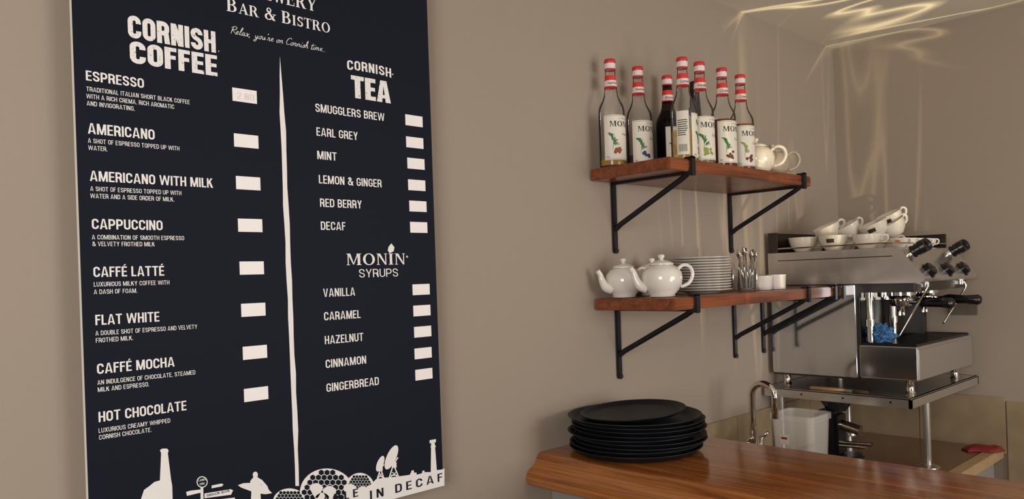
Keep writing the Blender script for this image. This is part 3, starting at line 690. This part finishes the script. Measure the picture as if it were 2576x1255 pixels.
# ---------------- back worktop
WZ=H-.757
wc=Vector((.33,2.83,WZ-.04)); v,f=gbox(.013-wc.x,.60-wc.x,2.045-wc.y,WY-.013-wc.y,0,.04,.003); o=mk('worktop',v,f,mTop,loc=wc); tag(o,'polished brown stone worktop running behind the bar','worktop')
v,f=gbox(.602-wc.x,.65-wc.x,2.045-wc.y,WY-.013-wc.y,0,.04,.003); mk('marble_edge',v,f,mTopL,o)
cb=Vector((.31,2.83,0)); cab=thing('base_cabinet',cb,'grey base cabinet under the brown worktop','cabinet')
v,f=join(gbox(-.295,.29,-.78,.755,.08,WZ-.041),gbox(-.295,.24,-.78,.755,0,.08)); mk('carcass',v,f,mCab,cab)
for i in range(3):
    y0=-.77+i*.505; v,f=gbox(.291,.309,y0,y0+.497,.1,WZ-.05,.003); d=mk('door',v,f,mCab,cab); v,f=gtube([(.312,y0+.45,.55),(.33,y0+.45,.55),(.33,y0+.45,.68),(.312,y0+.45,.68)],.005,8); mk('handle',v,f,mSteel,d)
fx,fy=.15,2.50; fa=thing('faucet',(fx,fy,WZ+.0005),'chrome gooseneck tap behind the bar with two lever handles','tap')
v,f=glathe([(0,0),(.028,0),(.028,.006),(.02,.012),(.018,.05),(.014,.055),(0,.055)],28); mk('base',v,f,mChrome,fa,auto=40)
top=H-.40-WZ; r_=.044; pts=[(0,0,.04),(0,0,top-r_-.02),(0,0,top-r_)]+[(r_-r_*math.cos(a),0,top-r_+r_*math.sin(a)) for a in [math.pi*k/14 for k in range(1,14)]]+[(2*r_,0,top-r_),(2*r_,0,top-r_-.075)]
v,f=gtube(pts,.0115,16); mk('spout',v,f,mChrome,fa,smooth=True)
for s in (-1,1):
    g=join(gtube([(0,0,.035),(0,s*.045,.035),(0,s*.05,.05)],.009,12),gtube([(0,s*.05,.06),(0,s*.05,.15)],.012,14),gtube([(0,s*.05,.15),(.03,s*.052,.175)],[.008,.006],10)); mk('tap_handle',g[0],g[1],mChrome,fa,smooth=True)
w=.158; hz=.243; tb=thing('storage_tub',(.265,2.63,WZ+.0005),'square translucent plastic food storage tub with printed label','container')
V,Fc,rows=grr([(w*.84,w*.84,.02,0),(w*.86,w*.86,.022,.004),(w*.98,w*.98,.024,hz-.022),(w*.98,w*.98,.024,hz-.02),(w*1.06,w*1.06,.026,hz-.02),(w*1.06,w*1.06,.026,hz),(w*.95,w*.95,.022,hz),(w*.83,w*.83,.02,.008)])
Fc.append(rows[0][::-1]); Fc.append(rows[-1]); mk('tub_body',V,Fc,mTub,tb,auto=40)
v,f=gbox(-.040,-.008,-w*.482,-w*.476,hz-.105,hz-.070); lb=mk('label',v,f,mLab,tb)
v,f=gbox(-.036,-.014,-w*.485,-w*.482,hz-.086,hz-.079); mk('label_print',v,f,mRedP,lb)

# ---------------- machine stand
SZ=H-.465
sp=Vector((.28,3.2,0)); st=thing('equipment_stand',(sp.x,sp.y,WZ+.0005),'stainless steel raised stand on posts carrying the coffee machine','stand')
def L(x,y,z): return Vector((x-sp.x,y-sp.y,z-WZ))
a=L(.014,2.835,SZ-.036); b=L(.570,3.58,SZ)
g=join(gbox(a.x,b.x,a.y,b.y,b.z-.006,b.z,.001),gbox(a.x,b.x,a.y,a.y+.012,a.z,b.z,.002),gbox(b.x-.012,b.x,a.y,b.y,a.z,b.z,.002),gbox(a.x,b.x,b.y-.012,b.y,a.z,b.z,.002)); mk('top_plate',g[0],g[1],mSteel,st,auto=35)
for x in (.17,.33,.5):
    q=L(x,2.835,SZ-.018); v,f=gtube([(q.x,q.y-.0012,q.z),(q.x,q.y+.002,q.z)],.004,12); mk('rivet',v,f,mSteelD,st)
for x,y in ((.53,3.09),(.05,2.9),(.05,3.52)):
    q=L(x,y,0); g=join(gtube([(q.x,q.y,.004),(q.x,q.y,SZ-WZ-.006)],.013,18),glathe([(0,0),(.04,0),(.04,.004),(.02,.012),(.0,.012)],24,(q.x,q.y,0))); mk('post',g[0],g[1],mSteel,st,auto=40)

# ---------------- espresso machine
MY0,MY1=2.90,3.47
mb=Vector((.28,3.185,SZ+.0005)); em=thing('espresso_machine',mb,'two-group stainless steel espresso machine with black knobs','coffee machine')
def Q(x,y,zrel): return Vector((x-mb.x,y-mb.y,H+zrel-mb.z))
def mbx(x0,x1,y0,y1,z0,z1,b=.003):
    p=Q(x0,y0,z0); q=Q(x1,y1,z1); return gbox(p.x,q.x,p.y,q.y,p.z,q.z,b)
v,f=mbx(.02,.375,MY0+.004,MY1,-.42,-.062); mk('body',v,f,mSteelD,em,auto=35)
v,f=mbx(.022,.362,MY0-.004,MY0+.003,-.412,-.064); mk('side_panel',v,f,mPanel,em,auto=35)
hp=[(.018,-.060),(.592,-.062),(.601,-.058),(.606,-.048),(.605,-.038),(.531,.056),(.522,.064),(.510,.068),(.018,.068)]
v,f=gprism([(x-mb.x,H+z-mb.z) for x,z in hp],MY0-.006-mb.y,MY1+.004-mb.y,'y'); hood=mk('hood',v,f,mSteel,em,auto=30)
g=mbx(.06,.50,MY0-.0075,MY0-.006,.035,.038,.0005); mk('trim_strip',g[0],g[1],mSteelD,em)
v,f=mbx(.37,.57,MY0+.004,MY1-.004,-.095,-.062,.004); mk('group_housing',v,f,mSteelD,em,auto=30)
v,f=mbx(.372,.376,MY0+.01,MY1-.01,-.285,-.065,.001); mk('backsplash',v,f,mBack,em)
v,f=mbx(.372,.415,MY1-.03,MY1,-.29,-.09,.003); mk('side_column',v,f,mSteelD,em)
v,f=mbx(.37,.573,MY0-.002,MY1+.02,-.41,-.290); dt=mk('drip_tray',v,f,mSteel,em,auto=35)
v,f=mbx(.374,.569,MY0-.004,MY0-.002,-.406,-.294,.0008); mk('tray_side_panel',v,f,mTraySide,dt)
v,f=mbx(.573,.577,MY0+.004,MY1+.014,-.404,-.300,.001); mk('tray_front_panel',v,f,mSteel,dt)
g=join(*[mbx(.388+i*.0138,.395+i*.0138,MY0+.012,MY1+.008,-.291,-.283,.001) for i in range(13)],mbx(.378,.567,MY0+.006,MY0+.014,-.291,-.280,.001),mbx(.378,.567,MY1+.004,MY1+.012,-.291,-.280,.001)); mk('drip_grille',g[0],g[1],mBlkP,dt)
g=join(mbx(.02,.026,MY0+.004,MY1,.068,.150,.001),mbx(.02,.50,MY1-.006,MY1,.068,.125,.001),mbx(.02,.06,MY0-.004,MY0,.068,.150,.001)); mk('cup_rail',g[0],g[1],mSteelD,em)
g=join(gtube([Q(.06,MY0,.085),Q(.5,MY0,.085),Q(.5,MY1,.085)],.003,8)); mk('guard_rail',g[0],g[1],mChrome,em)
for x,y in ((.06,2.94),(.53,2.94),(.53,3.42),(.06,3.42)):
    p=Q(x,y,0); v,f=glathe([(0,0),(.016,0),(.018,.006),(.014,.012),(.014,.046),(.018,.052),(0,.056)],20,(p.x,p.y,0)); mk('foot',v,f,mChrome,em,auto=40)
nrm=Vector((.102,0,.082)).normalized()
for y in (2.976,3.165,3.345):
    p=Q(.590,y,-.022)
    g=gtube([p-nrm*.004,p+nrm*.018,p+nrm*.022],[.026,.025,.020],28); k=mk('dial',g[0],g[1],mBlkP,em,auto=35)
    g=gtube([p-nrm*.004,p+nrm*.003],[.030,.030],28); mk('dial_ring',g[0],g[1],mSteelD,k)
    g=gbox(-.002,.002,-.016,.016,-.001,.001); rr=Matrix.Rotation(math.atan2(.102,.082),3,'Y')
    V=[rr@q+p+nrm*.0232 for q in g[0]]; mk('dial_mark',V,g[1],mSteelD,k)
for y in (2.935,3.355):
    p=Q(.53,y,.035); d=Vector((.70,.2,.42)).normalized(); d2=Vector((.45,.72,.38)).normalized()
    g=gtube([p-d*.01,p+d*.022,p+d*.026],[.014,.012,.014],16); s_=mk('steam_valve',g[0],g[1],mChrome,em,auto=40)
    for dd,q in ((d,p+d*.022),(d2,p+d*.022+d2*.025)):
        g=gtube([q,q+dd*.004,q+dd*.012,q+dd*.014,q+dd*.03,q+dd*.032,q+dd*.048,q+dd*.054],[.016,.023,.023,.020,.020,.024,.024,.016],20); mk('knob',g[0],g[1],mBlkP,s_,auto=40)
for y,an in ((3.03,-.25),(3.27,.0)):
    p=Q(.475,y,0); z0=p.z
    g=glathe([(0,-.062),(.048,-.062),(.049,-.092),(.052,-.096),(.052,-.110),(.044,-.116),(.040,-.122),(0,-.122)],32,(p.x,p.y,z0))
    g=join(g,mbx(.375,.475,y-.038,y+.038,-.125,-.085,.010)); gh=mk('group_head',g[0],g[1],mChrome,em,auto=35)
    pf_=glathe([(0,-.118),(.038,-.118),(.038,-.142),(.032,-.150),(.012,-.152),(.010,-.16),(0,-.16)],28,(p.x,p.y,z0)); d=Vector((math.cos(an),math.sin(an),-.04))
    c0=Vector((p.x,p.y,z0-.130)); g=join(pf_,gtube([c0+d*.03,c0+d*.075],[.011,.010],12),gtube(spl([c0+Vector((0,0,-.02)),c0+Vector((0,.015,-.035)),c0+Vector((0,.018,-.055))],4),.007,10),gtube(spl([c0+Vector((0,0,-.02)),c0+Vector((0,-.015,-.035)),c0+Vector((0,-.018,-.055))],4),.007,10))
    pfo=mk('portafilter',g[0],g[1],mChrome,gh,auto=40)
    g=gtube([c0+d*.07,c0+d*.09,c0+d*.15,c0+d*.19,c0+d*.20],[.013,.018,.016,.020,.013],16); mk('handle',g[0],g[1],mBlkP,pfo,smooth=True)
for y in (2.93,3.15):
    p=Q(.40,y,-.065); g=join(gtube([p,p+Vector((0,0,-.222))],.013,14),gtube([p+Vector((0,0,-.03)),p+Vector((0,0,-.05))],.018,14),gtube([p+Vector((0,0,-.13)),p+Vector((0,0,-.155))],.017,14)); mk('water_pipe',g[0],g[1],mChrome,em,auto=40)
for pts in ([(.575,3.0,-.06),(.580,2.99,-.080),(.570,2.985,-.105),(.53,2.975,-.18),(.490,2.955,-.262)],[(.575,3.38,-.06),(.590,3.385,-.080),(.585,3.38,-.105),(.555,3.36,-.165),(.520,3.335,-.235)]):
    g=gtube(spl([Q(*p) for p in pts],6),[.0045,.0045,.004,.0038,.0032],12); w_=mk('steam_wand',g[0],g[1],mChrome,em,smooth=True)
    p=Q(*pts[0]); g=gtube([p+Vector((0,0,.005)),p-Vector((0,0,.02))],.011,14); mk('wand_joint',g[0],g[1],mChrome,w_,auto=40)

def cup(x,y,z,s,handle_ang,label,tilt=None,mark=None,grp='cups on top of the coffee machine'):
    if tilt is None: rot=(0,0,handle_ang)
    else: rot=(Matrix.Rotation(math.radians(tilt),3,F)@Matrix.Rotation(handle_ang,3,'Z')).to_euler()
    t=thing('cup',(x,y,z+.0005),label,'cup',grp,rot=rot)
    P=[(0,.004),(.024,.004),(.026,0),(.029,.001),(.032,.005),(.045,.020),(.052,.038),(.055,.056),(.0555,.058),(.0535,.0575),(.049,.040),(.042,.023),(.030,.009),(0,.008)]
    v,f=glathe([(r*s,z_*s) for r,z_ in P],40); mk('bowl',v,f,mCupC,t,smooth=True)
    v,f=gtube([p*s for p in spl([(.052,0,.050),(.070,0,.054),(.079,0,.041),(.069,0,.025),(.047,0,.020)],6)],.0052*s,10,1.3); mk('handle',v,f,mCupC,t,smooth=True)
    if mark:
        V=[];Fc=[];a0=math.radians(-95)-handle_ang
        for i in range(7):
            a=a0+i*.09
            for r,z_ in ((.0495,.029),(.0540,.044)): V.append(((r+.0012)*s*math.cos(a),(r+.0012)*s*math.sin(a),z_*s))
        for i in range(6): Fc.append([2*i,2*i+2,2*i+3,2*i+1])
        mk('logo_print',V,Fc,mark,t)
MT=H+.0685
lb='white ceramic coffee cup resting on the espresso machine'
cup(.13,2.970,MT,1.0,.9,lb); cup(.255,2.970,MT,1.0,.8,lb,mark=mCof); cup(.375,2.985,MT,.95,.6,lb)
cup(.10,3.12,MT,1.0,1.6,lb); cup(.225,3.11,MT,1.0,1.6,lb); cup(.35,3.12,MT,1.0,1.6,lb)
cup(.17,3.27,MT,1.0,.6,lb); cup(.33,3.27,MT,1.0,.7,lb)
lt='white ceramic coffee cup tipped over on top of other cups'
ah=math.radians(46.8)
cup(.215,3.04,MT+.050,.96,ah,lt,tilt=-24); cup(.275,3.09,MT+.052,.96,ah+.15,lt,tilt=-28)
cup(.365,3.12,MT+.050,1.0,ah,lt,tilt=-24,mark=mCof); cup(.410,3.19,MT+.054,1.0,ah+.2,lt,tilt=-30)
cup(.395,3.20,MT+.088,.95,ah,lt,tilt=-26,mark=mCof)
le='small white espresso cup with printed logo on the coffee machine'
for i,(x,y) in enumerate([(.470,3.045),(.475,3.115),(.475,3.185),(.475,3.255),(.475,3.325),(.44,3.39)]):
    cup(x,y,MT,.62,.9,le,mark=[mOrange,mCof,mOrange,mCof,mOrange,mCof][i],grp='espresso cups on the coffee machine')

bm=bmesh.new(); bmesh.ops.create_icosphere(bm,subdivisions=5,radius=1)
for v in bm.verts:
    n=v.co.normalized(); k=.75+.6*abs(noise.noise(n*2.3+Vector((3,1,5))))*1.6+.3*abs(noise.noise(n*5))
    v.co=Vector((n.x*k*.044,n.y*k*.030,max(n.z*k*.036,-.028)))
bm.verts.index_update(); V=[v.co.copy() for v in bm.verts]; Fc=[[v.index for v in f.verts] for f in bm.faces]; bm.free()
o=mk('cleaning_cloth',V,Fc,mCloth,loc=(.43,2.955,H-.282+.029),smooth=True); tag(o,'crumpled blue and white checked cloth on the drip tray','cloth')
br=thing('brush',(.3,2.865,SZ+.0075),'wooden-handled pastry brush lying on the steel stand','brush')
v,f=gtube([(-.11,0,0),(-.105,0,0),(-.03,0,0),(.03,0,0)],[.003,.006,.007,.005],12); mk('handle',v,f,mWoodH,br,smooth=True)
v,f=gtube([(.03,0,0),(.055,0,0)],[.0065,.0075],12,1.2); mk('ferrule',v,f,mSteel,br,auto=40)
v,f=gtube([(.055,0,0),(.08,0,-.0005),(.11,0,-.001)],[.0065,.0065,.005],12,1.6); mk('bristles',v,f,mBrist,br,smooth=True)
so=thing('wall_socket',(.515,WY-.0005,H-.18),'brushed steel double socket plate on the wall','socket')
v,f=gbox(-.055,.055,-.009,0,-.035,.035,.003); mk('plate',v,f,pm('satin_plate',(104,94,82),.4),so)
for s in (-.03,.03):
    g=gbox(s-.009,s+.009,-.013,-.009,.010,.026,.001); mk('switch',g[0],g[1],mSteelD,so)
gr=thing('coffee_grinder',(.24,2.98,WZ+.0005),'black coffee grinder body tucked under the steel stand','grinder')
g=join(gbox(-.075,.075,-.075,.075,0,.03,.01),gbox(-.075,.02,-.05,.05,.02,.2,.015)); mk('body',g[0],g[1],mBlkP,gr,auto=35)
g=glathe([(.035,.2),(.06,.235),(.06,.25),(0,.252)],32); mk('hopper',g[0],g[1],mBlkGloss,gr,auto=40)
g=join(gtube([(.0,0,.15),(.09,0,.13)],.02,14),gtube([(.02,-.03,.07),(.12,-.03,.075)],.007,10),gtube([(.02,.03,.07),(.12,.03,.075)],.007,10)); mk('spout',g[0],g[1],mChrome,gr,auto=40)
v,f=glathe([(0,0),(.085,0),(.09,.004),(.091,.012),(.087,.012),(.083,.006),(0,.005)],48); o=mk('round_tray',v,f,mBlkP,loc=(.50,2.80,WZ+.0005),smooth=True); tag(o,'shallow round black tray on the worktop','tray')
bm=bmesh.new(); bmesh.ops.create_grid(bm,x_segments=30,y_segments=20,size=.5)
for v in bm.verts:
    x,y=v.co.x,v.co.y; v.co=Vector((x*.09*(1-.9*abs(y))+.012*math.sin(y*7),y*.15,.018*max(0,1-(2*x)**4)*max(0,1-(2*y)**4)*(.8+.6*y)+.012*noise.noise(Vector((x*4,y*4,1)))*max(0,1-(2*x)**2)+.004))
g2=bmesh.ops.extrude_face_region(bm,geom=bm.faces[:])
for e_ in g2['geom']:
    if isinstance(e_,bmesh.types.BMVert): e_.co.z=.0
bm.verts.index_update(); V=[v.co.copy() for v in bm.verts]; Fc=[[v.index for v in f.verts] for f in bm.faces]; bm.free()
o=mk('red_cloth',V,Fc,mRedP,loc=(.60,3.50,WZ+.0008),smooth=True,rot=(0,0,-.8)); tag(o,'small folded dull red cloth on the worktop edge','cloth')

# ---------------- lights
def area(name,loc,target,sx,sy,e,col):
    l=bpy.data.lights.new(name,'AREA'); l.shape='RECTANGLE'; l.size=sx; l.size_y=sy; l.energy=e; l.color=col
    o=bpy.data.objects.new(name,l); scene.collection.objects.link(o); o.location=loc; o.rotation_euler=(Vector(target)-Vector(loc)).to_track_quat('-Z','Y').to_euler(); return o
area('window_daylight',(4.28,2.40,1.55),(0,2.10,1.40),1.8,1.4,52,(1,.97,.93))
area('room_fill',(2.0,-1.8,1.8),(.0,.45,1.3),1.5,1.2,72,(1,.97,.935))  # added fill lamp behind the camera, brightens the left end of the wall
area('ceiling_fill',(2.2,1.9,1.12),(1.4,2.5,CZ),.6,.6,10,(1,.90,.76))  # added upward lamp that brightens the ceiling; no table is modelled here
w=bpy.data.worlds.new('world'); scene.world=w; w.use_nodes=True; w.node_tree.nodes['Background'].inputs[0].default_value=(.8,.88,1,1); w.node_tree.nodes['Background'].inputs[1].default_value=1
def gobo(name,loc,target,angle,e,col,scale,thr,stretch=(1,1),off=(0,0),blend=.6,rz=0,base=.0):
    l=bpy.data.lights.new(name,'SPOT'); l.energy=e; l.color=col; l.spot_size=math.radians(angle); l.spot_blend=blend; l.shadow_soft_size=.004
    o=bpy.data.objects.new(name,l); scene.collection.objects.link(o); o.location=loc; o.rotation_euler=(Vector(target)-Vector(loc)).to_track_quat('-Z','Y').to_euler()
    l.use_nodes=True; nt=l.node_tree; em_=nt.nodes['Emission']; tc=nt.nodes.new('ShaderNodeTexCoord'); sep=nt.nodes.new('ShaderNodeSeparateXYZ'); nt.links.new(tc.outputs['Normal'],sep.inputs[0])
    dx=nt.nodes.new('ShaderNodeMath'); dx.operation='DIVIDE'; dy=nt.nodes.new('ShaderNodeMath'); dy.operation='DIVIDE'
    nt.links.new(sep.outputs[0],dx.inputs[0]); nt.links.new(sep.outputs[2],dx.inputs[1]); nt.links.new(sep.outputs[1],dy.inputs[0]); nt.links.new(sep.outputs[2],dy.inputs[1])
    cb_=nt.nodes.new('ShaderNodeCombineXYZ'); nt.links.new(dx.outputs[0],cb_.inputs[0]); nt.links.new(dy.outputs[0],cb_.inputs[1])
    mp0=nt.nodes.new('ShaderNodeMapping'); mp0.inputs['Rotation'].default_value=(0,0,math.radians(rz)); nt.links.new(cb_.outputs[0],mp0.inputs[0])
    mp=nt.nodes.new('ShaderNodeMapping'); mp.inputs['Scale'].default_value=(scale*stretch[0],scale*stretch[1],1); mp.inputs['Location'].default_value=(off[0],off[1],0); nt.links.new(mp0.outputs[0],mp.inputs[0])
    n=nt.nodes.new('ShaderNodeTexNoise'); n.inputs['Scale'].default_value=1; n.inputs['Detail'].default_value=1.5; n.inputs['Distortion'].default_value=.7; nt.links.new(mp.outputs[0],n.inputs[0])
    a=nt.nodes.new('ShaderNodeMath'); a.operation='SUBTRACT'; a.inputs[1].default_value=.5; nt.links.new(n.outputs['Fac'],a.inputs[0])
    b=nt.nodes.new('ShaderNodeMath'); b.operation='ABSOLUTE'; nt.links.new(a.outputs[0],b.inputs[0])
    cr=nt.nodes.new('ShaderNodeValToRGB'); cr.color_ramp.elements[0].position=0; cr.color_ramp.elements[0].color=(1,1,1,1); cr.color_ramp.elements[1].position=thr; cr.color_ramp.elements[1].color=(base,base,base,1)
    e2=cr.color_ramp.elements.new(thr*.35); e2.color=(.4,.4,.4,1)
    nt.links.new(b.outputs[0],cr.inputs[0]); nt.links.new(cr.outputs[0],em_.inputs['Strength'])
gobo('sun_glint_ceiling',(1.9,1.9,1.15),(.80,2.8,CZ),38,420,(1,.83,.52),3.4,.028,(1,2.8),rz=-25,base=.012)
gobo('sun_glint_corner',(1.9,1.2,1.3),(.0,3.05,1.85),36,110,(1,.80,.50),3.4,.030,(5,.3),(3,1),base=.02)
